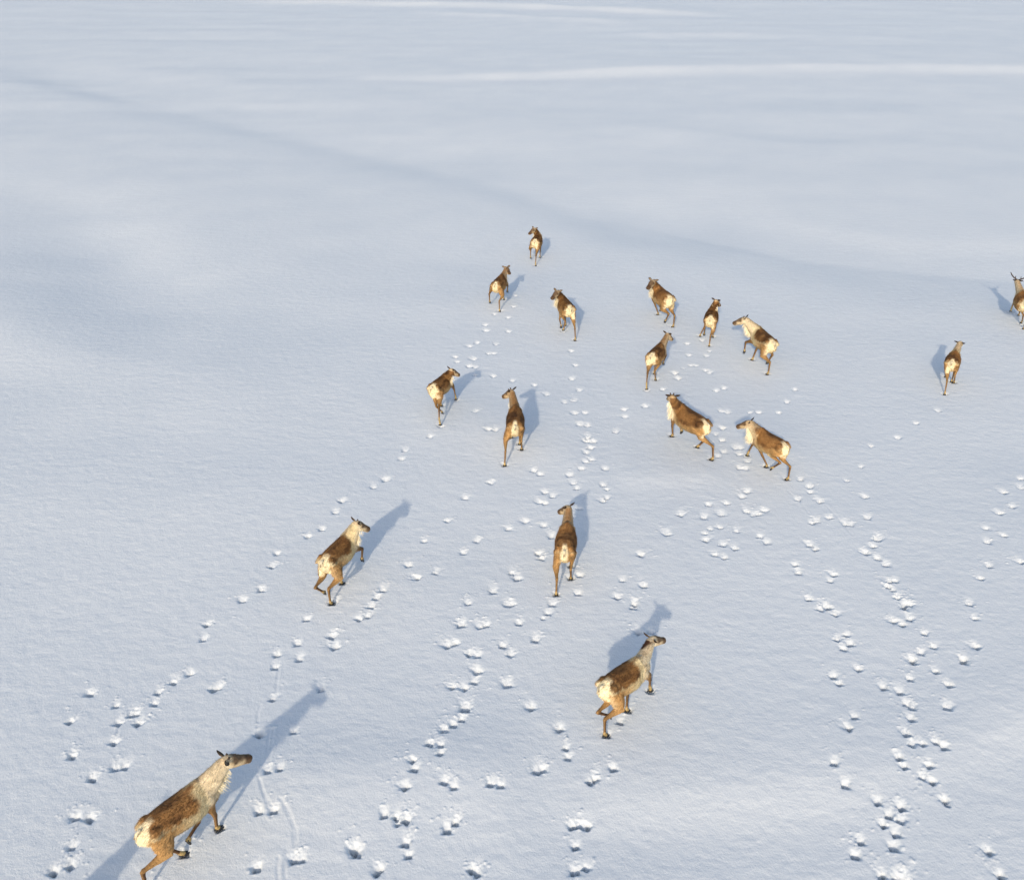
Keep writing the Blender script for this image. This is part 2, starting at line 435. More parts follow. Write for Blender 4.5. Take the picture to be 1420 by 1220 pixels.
# photograph pixels for each animal: tail head, withers, poll, nose, then hooves
# each hoof: (px, py, lift[, tilt of the shank in degrees]); None = hidden, local default used
T_ = None
DEER = [
 dict(n='far_lead', tail=(741.7,332.8), wit=(746.6,323), poll=(740.5,317.5), nose=(733.1,323.3), HL=(736.1,359.5,.10), HR=(742.7,369.6,0), FL=T_, FR=T_, s=.98,
      tone=(.80,.62,.9), label='small pale-rumped reindeer leading the herd, farthest from the camera, head turned left'),
 dict(n='lead2', tail=(686.9,392.8), wit=(696.7,379.7), poll=(702.6,371.5), nose=(706.8,378), HL=(679.7,421,.08), HR=(693.1,431.8,0), FR=(703.9,406.5,.14), FL=(698.7,415.4,0), s=.98,
      tone=(.8,.45,.75), label='reindeer with near-black saddle and raised dark front hoof, second farthest along the trail'),
 dict(n='mane3', tail=(790.9,425.4), wit=(779.8,409.2), poll=(772.4,404.5), nose=(764.7,412.9), HR=(797.2,471.9,0), HL=(780.9,459.3,.02), FL=(777.6,455,.06), FR=T_, s=1.0,
      mane=1.3, tone=(.75,.55,.9), label='reindeer with bushy pale throat beard and trailing rear hoof, right of the two small leaders'),
 dict(n='r4', tail=(930.2,411.9), wit=(911.7,394.2), poll=(904.8,390), nose=(897.7,398.6), FL=(912.1,436.3,0), FR=(915.4,431.5,.12), HL=(921.7,447.6,.05,30), HR=(932.8,453.2,0), s=1.0,
      mane=1.2, tone=(1.15,.6,.95), label='reindeer with light brown back and pale throat beard, top left of right-hand cluster'),
 dict(n='r5', tail=(985.4,439.8), wit=(989.1,424.3), poll=(993.6,417.2), nose=(998.6,421.9), HR=(983.6,480,0), HL=(976.5,465.4,.08), FL=(971,466.2,0), FR=T_, s=.95,
      tone=(.85,.5,.9), label='small slim reindeer seen from behind, one ear pricked, second from top in right-hand cluster'),
 dict(n='r6', tail=(1072.3,473.2), wit=(1051.6,451.7), poll=(1031.8,441.8), nose=(1015.9,446.5), FL=(1031.4,490,.16), FR=(1043,499,0), HL=(1064.1,518.8,0), HR=(1063.3,504.8,.08,30), s=1.0,
      mane=1.0, tone=(.85,.95,.95), label='white-necked reindeer striding left with front hoof lifted high, upper right of the cluster'),
 dict(n='r7', tail=(903.9,491), wit=(917,475.2), poll=(926.4,463.5), nose=(932.9,469), HL=(896.2,544.7,0), HR=(909.3,527,0), FR=(920.1,506.2,.14), FL=T_, s=1.0,
      tone=(.7,.5,.9), label='dark-saddled reindeer seen from behind with pricked black ears, left edge of the right-hand cluster'),
 dict(n='r8', tail=(1320.7,500.2), wit=(1325.9,484.6), poll=(1331.2,475.5), nose=(1334,474), HL=(1310.3,546.9,0), HR=(1323,530.8,0), FL=T_, FR=T_, s=1.0,
      tone=(1.1,.85,.8), label='lone golden-brown reindeer walking away by itself on the right'),
 dict(n='r9', tail=(1421.5,419), wit=(1418,401.5), poll=(1411.1,389.5), nose=(1410,388), FL=(1401.3,431.3,0), FR=(1412.8,437.5,0), HL=(1416,449.3,.02), HR=(1419.5,456.5,0), s=1.05,
      antlers=True, fs=1.0, tone=(1.3,.75,.85), label='antlered grey-brown reindeer cut off by the right edge of the picture'),
 dict(n='r10', tail=(599.3,534.7), wit=(618.3,517.5), poll=(627,513.2), nose=(637.7,518.4), FR=(633.2,553.8,0), FL=T_, HR=(610.2,595.3,0), HL=(613.8,573.5,.12,42), s=1.0,
      tone=(.8,.6,1.0), label='reindeer with large cream hindquarters and dark saddle, left one of the central pair'),
 dict(n='r11', tail=(714.2,588.9), wit=(714.8,560.2), poll=(707.9,542.5), nose=(697,547.8), HL=(699.9,645.1,0), HR=(723.4,622.8,0), FL=T_, FR=T_, s=1.0,
      mane=1.2, stubs=True, tone=(.85,.25,.7), label='dark brown reindeer seen from behind, head turned left, antler stubs, right of central pair'),
 dict(n='r12', tail=(982.1,586), wit=(942.3,558.5), poll=(932,549.8), nose=(927.5,550), HL=(986.5,637.2,0), HR=(966.9,619.8,0,35), FL=(931.5,604.7,0), FR=(943.8,601.2,.12), s=1.0,
      mane=1.2, stubs=True, tone=(.9,.35,.75), label='dark brown reindeer stretching a hind leg back, looking away, beside the profile animal'),
 dict(n='r13', tail=(1090.5,616), wit=(1055,593), poll=(1038.5,585.2), nose=(1021.1,589.5), FL=(1062.4,647,0), FR=(1034.4,631.6,0), HL=(1068.8,651.6,.06,40), HR=(1091,664.7,0), s=1.0,
      mane=1.4, tone=(1.0,.45,.85), label='reindeer in profile facing left, long white throat beard, forelegs spread, lowest of the cluster'),
 dict(n='r14', tail=(448.2,775.2), wit=(481.6,737.9), poll=(496,725), nose=(512.5,730.9), FR=(503.3,777.9,.10), FL=(474.4,808,0), HR=(460,836.4,0), HL=(450.8,823.5,.10,38), s=1.0,
      tone=(1.0,.95,.89), label='pale-necked reindeer walking up to the right, front leg raised, alone on the left'),
 dict(n='r15', tail=(782.7,761.2), wit=(786.9,722.9), poll=(786.6,703.3), nose=(774.3,706.9), HL=(771.5,823.9,0), HR=(791.7,801.6,0), FL=T_, FR=T_, s=1.0,
      tone=(1.15,.45,.65), collar=True, label='reindeer seen from directly behind with a pale band round its neck, below the centre'),
 dict(n='r16', tail=(837.5,948), wit=(886.7,910.3), poll=(905.2,885.6), nose=(922.6,884), FR=(903,955.6,0), FL=(870.3,984.3,0), HR=(840.8,1018.7,0), HL=(846.5,995,.12,48), s=1.0,
      tone=(.8,1.0,.92), napedark=True, label='cream-flanked reindeer with a dark patch down its neck, near the bottom centre'),
 dict(n='r17', tail=(195.8,1147.5), wit=(277.8,1079.3), poll=(315,1052.2), nose=(349.5,1046.5), FR=(303.4,1147.5,0), FL=(264,1167.5,.10), HL=(255.5,1183,0,30), HR=(208,1232,0), s=1.05,
      tone=(1.15,.9,.85), label='largest and nearest reindeer, long outstretched grey neck, at the lower left corner'),
 dict(n='r18', tail=(-58,1382), wit=(19,1294), poll=(54,1248), nose=(82,1238), HL=T_, HR=T_, FL=T_, FR=T_, s=1.0,
      tone=(1.0,.8,.8), label='reindeer just outside the lower left corner, only its shadow reaches into the picture'),
]

def solve(D):
    s = D['s']
    for _ in range(4):
        Tp = at(*D['tail'], 0.97 * s); Wp = at(*D['wit'], 1.05 * s)
        d = (Wp - Tp)[:2]; L = np.hypot(*d)
        D['fit'] = L / 0.86
        s = min(max(0.5 + 0.5 * L / 0.86, 0.94), 1.09)
        if 'fs' in D: s = D['fs']
    D['s'] = s
    kx = float(np.clip(D['fit'] / s, 0.90, 1.12)); D['kx'] = kx
    Tp = at(*D['tail'], 0.97 * s); Wp = at(*D['wit'], 1.05 * s)
    mid = (Tp + Wp) / 2
    f = nrm((Wp - Tp)[:2])
    root = mid[:2] + f * 0.10 * s * kx
    gz = float(big(*root))
    th = math.atan2(f[1], f[0])
    D['root'] = np.array([root[0], root[1], gz]); D['th'] = th
    R = np.array([[f[0], f[1], 0], [-f[1], f[0], 0], [0, 0, 1.0]])
    loc = lambda P: R @ (P - D['root']) / s / np.array([kx, 1, 1])
    D['loc'] = loc
    C = np.array([0, 0, CAM_H])
    # head
    nb = np.array([0.42, 0, 0.93])
    def pick(px, base, L, zc, wz):
        best = None
        for z in np.linspace(0.6, 1.6, 101):
            P = at_flat(px[0], px[1], gz + z * s); q = loc(P)
            c = (np.linalg.norm(q - base) / L - 1) ** 2 + wz * (q[2] - zc) ** 2
            if best is None or c < best[0]: best = (c, q)
        return best[1]
    poll = pick(D['poll'], nb, 0.50, D.get('pz', 1.20), 0.8)
    poll = nb + nrm(poll - nb) * np.clip(np.linalg.norm(poll - nb), 0.40, 0.58)
    nose = pick(D['nose'], poll, 0.37, poll[2] - D.get('nd', 0.14), 2.0)
    nose = poll + nrm(nose - poll) * 0.37
    # hooves
    H = {}
    for k in ('FL', 'FR', 'HL', 'HR'):
        sd = 1 if k[1] == 'L' else -1
        a = HIP if k[0] == 'H' else SH
        if D[k] is None:
            other = D['FR' if k == 'FL' else 'FL'] if k[0] == 'F' else None
            rngd = np.random.default_rng(sum(map(ord, D['n'] + k)))
            dx = 0.16 if sd > 0 else -0.10
            if D['n'] in ('r10', 'r7'): dx = -0.12
            q = np.array([a[0] + dx + rngd.uniform(-.05, .05), sd * 0.11, -0.02]); lift = 0; tilt = None
        else:
            px, py, lift = D[k][:3]; tilt = D[k][3] if len(D[k]) > 3 else None
            q = loc(at(px, py - 1.5, lift * s + 0.02))
            q[2] = lift if lift > 0 else -0.02
        if lift == 0:
            wxy = D['root'][:2] + np.array([f[0] * q[0] * kx - f[1] * q[1], f[1] * q[0] * kx + f[0] * q[1]]) * s
            q[2] = (float(big(*wxy)) - gz) / s - 0.042
        H[k] = (q, lift, tilt)
    J = {}
    for k, (q, lift, tilt) in H.items():
        sd = 1 if k[1] == 'L' else -1
        if k[0] == 'H':
            hip = np.array([HIP[0], sd * HIP[1], HIP[2]])
            rel = np.clip(q[0] - hip[0], -0.6, 0.5)
            fet = q + np.array([-0.045 if lift == 0 else -0.06, 0, 0.095])
            ang = math.radians(tilt if tilt is not None else np.clip(14 + 55 * rel, -22, 42))
            lean = np.clip((hip[1] - fet[1]) * 0.45, -0.12, 0.12)
            hock = fet + nrm(np.array([-math.sin(ang), lean, math.cos(ang)])) * MT
            if hock[2] > 0.56: hock[2] = 0.56
            stf, hock2 = two_bone(hip, hock, TH, TI, (1, sd * 0.15, 0.15))
            if np.linalg.norm(hock2 - hock) > 0.01:
                hock = hock2
                d = hock - fet; fet0 = fet
                L = np.linalg.norm(d)
                if L > MT * 1.10: fet = hock - nrm(d) * MT * 1.10; q = q + (fet - fet0) * np.array([1, 1, 0.3 if lift == 0 else 1])
            J[k] = dict(a=hip, b=stf, c=hock, d=fet, e=q, lift=lift)
        else:
            sh = np.array([SH[0] + 0.02, sd * SH[1], SH[2]])
            rel = np.clip(q[0] - 0.28, -0.5, 0.6)
            elb = np.array([0.27 + 0.42 * rel, sd * 0.115, 0.56 + 0.10 * max(rel, 0)])
            fet = q + np.array([-0.03, 0, 0.085])
            kn, fet2 = two_bone(elb, fet, FA, MC, (1, 0, 0.1))
            if np.linalg.norm(fet2 - fet) > 0.10:
                print('front reach', D['n'], k, round(float(np.linalg.norm(fet2 - fet)), 2), q.round(2))
                q = q + (fet2 - fet) * np.array([1, 1, 0.3 if lift == 0 else 1]); fet = fet2
            J[k] = dict(a=sh, b=elb, c=kn, d=fet, e=q, lift=lift)
    D['poll_l'] = poll; D['nose_l'] = nose; D['J'] = J
    print(D['n'], 's=%.2f fit=%.2f' % (s, D['fit']), 'head %.0f' % math.degrees(th), 'root', D['root'].round(1), 'poll', poll.round(2), 'nose', nose.round(2),
          {k: tuple(v['e'].round(2)) for k, v in J.items()})

def reindeer(D):
    solve(D)
    s = D['s'] * np.array([D['kx'], 1.0, 1.0]); J = D['J']; poll = D['poll_l']; nose = D['nose_l']
    root = bpy.data.objects.new('reindeer', None)
    scene.collection.objects.link(root)
    root.empty_display_size = 0.3
    root.location = D['root']; root.rotation_euler = (0, 0, D['th'])
    root['label'] = D['label']; root['category'] = 'reindeer'; root['group'] = 'reindeer herd crossing the snow'

    segs = []      # (kind, p0, p1, r0, r1) for painting the coat
    g = Geo()
    xs = [t[0] for t in TORSO]
    g.tube([(t[0], 0, (t[1] + t[2]) / 2) for t in TORSO], [t[3] for t in TORSO], [(t[2] - t[1]) / 2 for t in TORSO], n=28, flat=2.25)
    # withers ridge, shoulder and haunch muscles
    g.tube([(0.10, 0, .97), (0.27, 0, 1.005), (0.38, 0, 0.99)], [.06, .07, .05], [.03, .07, .05])
    for sd in (1, -1):
        g.tube([(0.36, sd * .085, .90), (0.34, sd * .108, .76), (0.29, sd * .110, .60)], [.06, .070, .06], [.09, .115, .085])
        g.tube([(-0.36, sd * .09, .92), (-0.41, sd * .115, .80), (-0.40, sd * .12, .66)], [.07, .095, .07], [.12, .15, .13])
    # neck
    nb0 = np.array([0.34, 0, 0.84]); hd = nrm(nose - poll)
    nk = poll - hd * 0.05 - np.array([0, 0, 0.055])
    mid1 = nb0 * 0.62 + nk * 0.38 + np.array([0.02, 0, 0.00]); mid2 = nb0 * 0.3 + nk * 0.7 + np.array([0.015, 0, 0.0])
    NP = [nb0, mid1, mid2, nk]
    g.tube(NP, [.138, .112, .094, .082], [.192, .150, .118, .096], n=20)
    for a_, b_, ra, rb in ((0, 1, .17, .14), (1, 2, .14, .11), (2, 3, .11, .085)): segs.append(('neck%d' % a_, NP[a_], NP[b_], ra, rb))
    # head: poll, brow, bridge, muzzle
    side = nrm(np.cross((0, 0, 1), hd)); upv = np.cross(hd, side)
    hp = lambda x, z, y=0: poll + hd * x + upv * z + side * y
    g.tube([hp(-.06, -.05), hp(0, -.038), hp(.07, -.042), hp(.14, -.05), hp(.22, -.052), hp(.29, -.052), hp(.345, -.055), hp(.365, -.058)],
           [.062, .088, .094, .084, .070, .066, .064, .042], [.068, .090, .096, .090, .074, .064, .060, .040], up=upv, n=18)
    g.tube([hp(.03, -.10), hp(.12, -.115), hp(.22, -.105), hp(.32, -.095)], [.035, .036, .026, .024], [.040, .036, .026, .02], up=upv)
    for y in (-1, 1):
        g.tube([hp(.055, .012, y * .046), hp(.105, .008, y * .046)], [.022, .016], [.018, .014], up=upv)     # brow
        g.tube([hp(.02, -.075, y * .045), hp(.10, -.085, y * .042)], [.03, .02], [.045, .03], up=upv)        # cheek
    segs.append(('head', poll - hd * .04, nose, .085, .05))
    # legs
    for k, j in J.items():
        a, b, c, d, e = (j[i] for i in 'abcde')
        sd = 1 if k[1] == 'L' else -1
        foot = e + np.array([0.0, 0, 0.045])
        if k[0] == 'H':
            g.tube([a + (b - a) * -.05, a + (b - a) * .35, a + (b - a) * .75, b], [.070, .088, .076, .060], [.135, .145, .115, .085], up=(1, 0, 0.3))
            g.tube([b + (c - b) * -.12, b + (c - b) * .25, b + (c - b) * .6, b + (c - b) * .85, c], [.054, .052, .035, .026, .027], [.080, .066, .044, .034, .038], up=(1, 0, .3))
            back = nrm(np.array([-1, 0, .45]))
            g.tube([b + (c - b) * .55 + back * .012, c + back * .022, c + (d - c) * .12 + back * .006], [.018, .018, .014], [.022, .026, .018], up=(1, 0, .3))
            g.tube([c, c + (d - c) * .3, c + (d - c) * .75, d, foot], [.030, .0245, .022, .027, .030], [.037, .028, .024, .030, .034], up=(1, 0, .3))
            for kk, p, q, r0, r1 in (('thigh', a, b, .12, .08), ('tibia', b, c, .075, .035), ('shank', c, d, .032, .026), ('foot', d, e, .03, .03)): segs.append((kk, p, q, r0, r1))
        else:
            g.tube([a + np.array([0, 0, .06]), a * .5 + b * .5, b], [.060, .062, .050], [.095, .085, .070], up=(1, 0, .3))
            g.tube([b, b + (c - b) * .3, b + (c - b) * .7, c], [.048, .042, .031, .030], [.066, .052, .036, .036], up=(1, 0, .3))
            g.tube([c, c + (d - c) * .25, c + (d - c) * .75, d, foot], [.031, .025, .022, .027, .030], [.035, .027, .024, .030, .034], up=(1, 0, .3))
            for kk, p, q, r0, r1 in (('arm', a, b, .10, .06), ('forearm', b, c, .05, .035), ('cannon', c, d, .03, .026), ('foot', d, e, .03, .03)): segs.append((kk, p, q, r0, r1))
    me0 = g.mesh('raw', None, True, 1.0)
    tmp = bpy.data.objects.new('raw', me0); scene.collection.objects.link(tmp)
    rm = tmp.modifiers.new('r', 'REMESH'); rm.mode = 'VOXEL'; rm.voxel_size = 0.0115 if D['root'][1] < 18 else 0.013
    sm = tmp.modifiers.new('s', 'SMOOTH'); sm.factor = 0.5; sm.iterations = 3
    dg = bpy.context.evaluated_depsgraph_get(); dg.update()
    me = bpy.data.meshes.new_from_object(tmp.evaluated_get(dg))
    bpy.data.objects.remove(tmp); bpy.data.meshes.remove(me0)
    me.name = 'body'
    n = len(me.vertices)
    V = np.empty(n * 3, np.float32); me.vertices.foreach_get('co', V); V = V.reshape(-1, 3).astype(float)
    N = np.empty(n * 3, np.float32); me.vertices.foreach_get('normal', N); N = N.reshape(-1, 3).astype(float)
    paint = lambda P, Nn: coat(P, Nn, segs, D, poll, hd, side, upv)
    # ruffled coat: real relief, coarser along the flanks
    seed = sum(map(ord, D['n'])) % 50
    rel = vnoise(V[:, 0] / .055 + seed, (V[:, 2] + V[:, 1] * .7) / .022 + seed) * .009 + vnoise(V[:, 0] / .02 + seed, (V[:, 2] - V[:, 1]) / .012) * .005
    thick = np.clip((V[:, 2] - .45) / .15, 0.15, 1)
    V2 = V + N * (rel * thick)[:, None]
    col = paint(V, N)
    me.vertices.foreach_set('co', (V2 * s).astype(np.float32).ravel())
    # guard hairs laid over the body mesh: thin blades combed backwards and down
    rr = np.random.default_rng(seed + 7)
    cand = rr.choice(n, size=min(n, 15000), replace=False)
    cand = cand[(V[cand, 2] > .42) | (rr.random(len(cand)) < .15)]
    comb = np.array([-0.8, 0, -0.45])
    hx = V[cand]
    isneck = (hx[:, 0] > .42)
    cv = np.where(isneck[:, None], nrm(np.array([-.55, 0, -.8])), comb)
    Nn = N[cand]
    tang = cv - Nn * (cv * Nn).sum(1)[:, None]; tang /= np.linalg.norm(tang, axis=1)[:, None] + 1e-6
    tang += rr.normal(0, .22, tang.shape)
    ln = rr.uniform(.028, .050, len(cand)) * np.where(hx[:, 2] < .5, .5, 1.0)
    headd = np.linalg.norm(hx - (poll + hd * .15), axis=1) < .24
    ln[headd] *= .35
    tip = hx + tang * ln[:, None] + Nn * (ln * rr.uniform(.12, .42, len(cand)))[:, None]
    sw = np.cross(Nn, tang); sw /= np.linalg.norm(sw, axis=1)[:, None] + 1e-6
    wd = (rr.uniform(.0035, .0065, len(cand)) * np.where(headd, .6, 1))[:, None]
    A = hx - sw * wd - Nn * .002; B = hx + sw * wd - Nn * .002
    HV = np.stack([A, B, tip], 1).reshape(-1, 3)
    hc = col[cand] * rr.uniform(.72, 1.28, (len(cand), 1))
    HC = np.repeat(hc, 3, 0)
    import bmesh
    base = n
    allV = np.concatenate([V2, HV]); allC = np.concatenate([col, HC])
    # append to the body mesh
    nf = len(me.polygons)
    ls = np.empty(nf, np.int32); lt = np.empty(nf, np.int32); me.polygons.foreach_get('loop_start', ls); me.polygons.foreach_get('loop_total', lt)
    lv = np.empty(len(me.loops), np.int32); me.loops.foreach_get('vertex_index', lv)
    hl = np.arange(len(HV), dtype=np.int32) + base
    mb = bpy.data.meshes.new('body')
    mb.vertices.add(len(allV)); mb.vertices.foreach_set('co', (allV * s).astype(np.float32).ravel())
    L = np.concatenate([lv, hl]); mb.loops.add(len(L)); mb.loops.foreach_set('vertex_index', L)
    m2 = len(cand)
    mb.polygons.add(nf + m2)
    mb.polygons.foreach_set('loop_start', np.concatenate([ls, len(lv) + np.arange(m2, dtype=np.int32) * 3]))
    mb.polygons.foreach_set('loop_total', np.concatenate([lt, np.full(m2, 3, np.int32)]))
    mb.polygons.foreach_set('use_smooth', np.ones(nf + m2, bool))
    mb.update(calc_edges=True)
    ca = mb.color_attributes.new('coat', 'FLOAT_COLOR', 'POINT')
    ca.data.foreach_set('color', np.concatenate([np.clip(allC, 0, 1), np.ones((len(allC), 1))], 1).astype(np.float32).ravel())
    mb.materials.append(M_FUR)
    bpy.data.meshes.remove(me)
    link('body', mb, root)

    def colored(name, geo, cols, parent=root, smooth=True):
        me = geo.mesh(name, M_FUR, smooth, s)
        c = me.color_attributes.new('coat', 'FLOAT_COLOR', 'POINT')
        c.data.foreach_set('color', np.concatenate([np.clip(cols, 0, 1), np.ones((len(cols), 1))], 1).astype(np.float32).ravel())
        return link(name, me, parent)

    # ears: cupped leaves, dark edged
    for y in (-1, 1):
        e = Geo(); cols = []
        ax = nrm(side * y * .85 + upv * .20 - hd * .50); face = nrm(hd * .40 + upv * .85)
        face = nrm(face - ax * np.dot(face, ax)); wv = np.cross(ax, face)
        b0 = hp(-.025, .015, y * .055)
        prof = [(0, .022), (.025, .034), (.055, .041), (.085, .037), (.112, .024), (.135, .004)]
        for layer in (0, 1):
            for t, w in prof:
                for q in (-1, -.5, 0, .5, 1):
                    cup = -.020 * (1 - q * q) * (w / .03)
                    p = b0 + ax * t + wv * w * q + face * (cup - layer * .006)
                    e.v.append(p)
                    dark = np.array([.045, .028, .018]); lite = np.array([.34, .25, .16])
                    m = min(1, max(abs(q) ** 1.5 * 1.0, (t / .135) ** 2)) if layer == 0 else min(1, .7 + t / .2)
                    cols.append(lite * (1 - m) + dark * m)
        nn = len(prof) * 5
        for layer in (0, 1):
            for i in range(len(prof) - 1):
                for q in range(4):
                    a = layer * nn + i * 5 + q
                    f = (a, a + 1, a + 6, a + 5)
                    e.f.append(f if layer == 0 else f[::-1])
        for i in range(len(prof) - 1):
            for q in (0, 4):
                a = i * 5 + q; e.f.append((a, a + 5, a + 5 + nn, a + nn))
        for q in range(4):
            a = (len(prof) - 1) * 5 + q; e.f.append((a, a + 1, a + 1 + nn, a + nn))
        colored('ear', e, np.array(cols))
        # eye
        ey = Geo(); ey.tube([hp(.098, -.022, y * .056), hp(.098, -.022, y * .066), hp(.098, -.022, y * .073)], [.016, .015, .008], n=10)
        link('eye', ey.mesh('eye', M_EYE, True, s), root)
        if D.get('antlers'):
            an = Geo()
            b = hp(-.005, .03, y * .035)
            pts = [b, b + upv * .04 - hd * .03 + side * y * .05, b + upv * .09 - hd * .09 + side * y * .13, b + upv * .16 - hd * .12 + side * y * .20, b + upv * .24 - hd * .08 + side * y * .25]
            an.tube(pts, [.026, .022, .020, .019, .009], n=9)
            an.tube([pts[3], pts[3] + upv * .05 - hd * .07 + side * y * .05], [.017, .007], n=8)
            an.tube([pts[1], pts[1] + hd * .08 + upv * .03, pts[1] + hd * .12 + upv * .08], [.016, .013, .006], n=8)
            link('antler', an.mesh('antler', M_ANTLER, True, s), root)
        elif D.get('stubs') or (seed % 3 == 0):
            an = Geo(); b = hp(-.005, .028, y * .034); hgt = .055 if D.get('stubs') else .03
            an.tube([b, b + upv * hgt * .6 + side * y * .004, b + upv * hgt - hd * .01 + side * y * .008], [.018, .016, .012], n=9)
            link('antler_stub', an.mesh('antler_stub', M_ANTLER, True, s), root)
    # nose pad
    ns = Geo(); ns.tube([hp(.350, -.045), hp(.368, -.048), hp(.378, -.052)], [.036, .030, .014], [.026, .024, .012], up=upv, n=12)
    colored('nose', ns, np.tile(np.array([[.05, .032, .024]]), (len(ns.v), 1)))
    # tail
    tl = Geo(); tl.tube([(-.55, 0, .955), (-.605, 0, .93), (-.635, 0, .87), (-.63, 0, .80)], [.022, .024, .020, .008], [.018, .018, .016, .007], n=12)
    tc_ = []
    for v in tl.v:
        f = 1 if v[0] < -.628 and v[2] > .85 and abs(v[1]) < .012 else 0
        tc_.append(np.array([.17, .10, .045]) if f else np.array([.70, .60, .40]))
    colored('tail', tl, np.array(tc_))
    # throat beard: hanging strands
    mg = Geo(); mcol = []
    mk = D.get('mane', .6)
    ra = np.random.default_rng(seed + 99)
    for i in range(int(480 * mk * mk)):
        t = ra.beta(1.5, 2.3)
        p = nb0 * (1 - t) + nk * t + np.array([0.03, 0, 0])
        rad = .17 * (1 - t) + .08 * t
        yy = ra.normal(0, .042)
        nd = nrm(nk - nb0); dn = nrm(np.array([0, 0, -1.0]) + nd * nd[2])
        p = p + dn * rad * .82 + np.array([0, yy, 0])
        ln = (.08 + .09 * math.sin(math.pi * min(1, t * 1.05 + .15)) ** 2) * (0.5 + 0.8 * mk) * ra.uniform(.45, 1.15)
        dr = nrm(np.array([ra.normal(.10, .22), yy * 4 + ra.normal(0, .2), -1]) + dn * .7)
        w = ra.uniform(.004, .008)
        sdv = nrm(np.cross(dr, ra.normal(0, 1, 3)))
        sd2 = np.cross(dr, sdv)
        k0 = len(mg.v)
        for q in range(3):
            an_ = q * 2.094; mg.v.append(p + (sdv * math.cos(an_) + sd2 * math.sin(an_)) * w)
        mg.v.append(p + dr * ln)
        mg.f += [(k0, k0 + 1, k0 + 3), (k0 + 1, k0 + 2, k0 + 3), (k0 + 2, k0, k0 + 3)]
        c = np.array([.86, .76, .54]) * ra.uniform(.75, 1.1); mcol += [c] * 4
    colored('throat_beard', mg, np.array(mcol), smooth=False)
    # hooves: two splayed crescents and dew claws
    for k, j in J.items():
        e = j['e']; d = j['d']; hg = Geo()
        tilt = 0.0 if j['lift'] < .05 else (-1.0 if k[0] == 'H' else -1.15)
        cR, sR = math.cos(tilt), math.sin(tilt)
        top = e + np.array([0, 0, .05])
        def hoof_pt(x, y, z):      # tips down when the foot is lifted
            return top + np.array([x * cR - z * sR * -1 if False else x * cR + z * sR * -1, y, x * sR + z * cR]) 
        for yy in (-1, 1):
            pts = [hoof_pt(-.034, yy * .018, -.032), hoof_pt(-.005, yy * .023, -.030), hoof_pt(.034, yy * .024, -.034), hoof_pt(.066, yy * .015, -.042)]
            hg.tube(pts, [.015, .019, .017, .006], [.016, .020, .016, .006], n=10)
            c0 = hoof_pt(-.050, yy * .022, -.012)
            hg.tube([c0, c0 + np.array([-.012, yy * .004, -.022])], [.011, .006], n=8)
        link('hoof', hg.mesh('hoof', M_HOOF, True, s), root)
        if j['lift'] < .04:
            f = np.array([math.cos(D['th']), math.sin(D['th'])]); l = np.array([-f[1], f[0]])
            wxy = D['root'][:2] + (f * (e[0] + .01) * D['kx'] + l * e[1]) * D['s']
            PRINTS.append([wxy[0], wxy[1], 1.05, rng.normal(0, .3), 0.95])
    return root

def smooth(a, b, x):
    t = np.clip((x - a) / (b - a), 0, 1); return t * t * (3 - 2 * t)

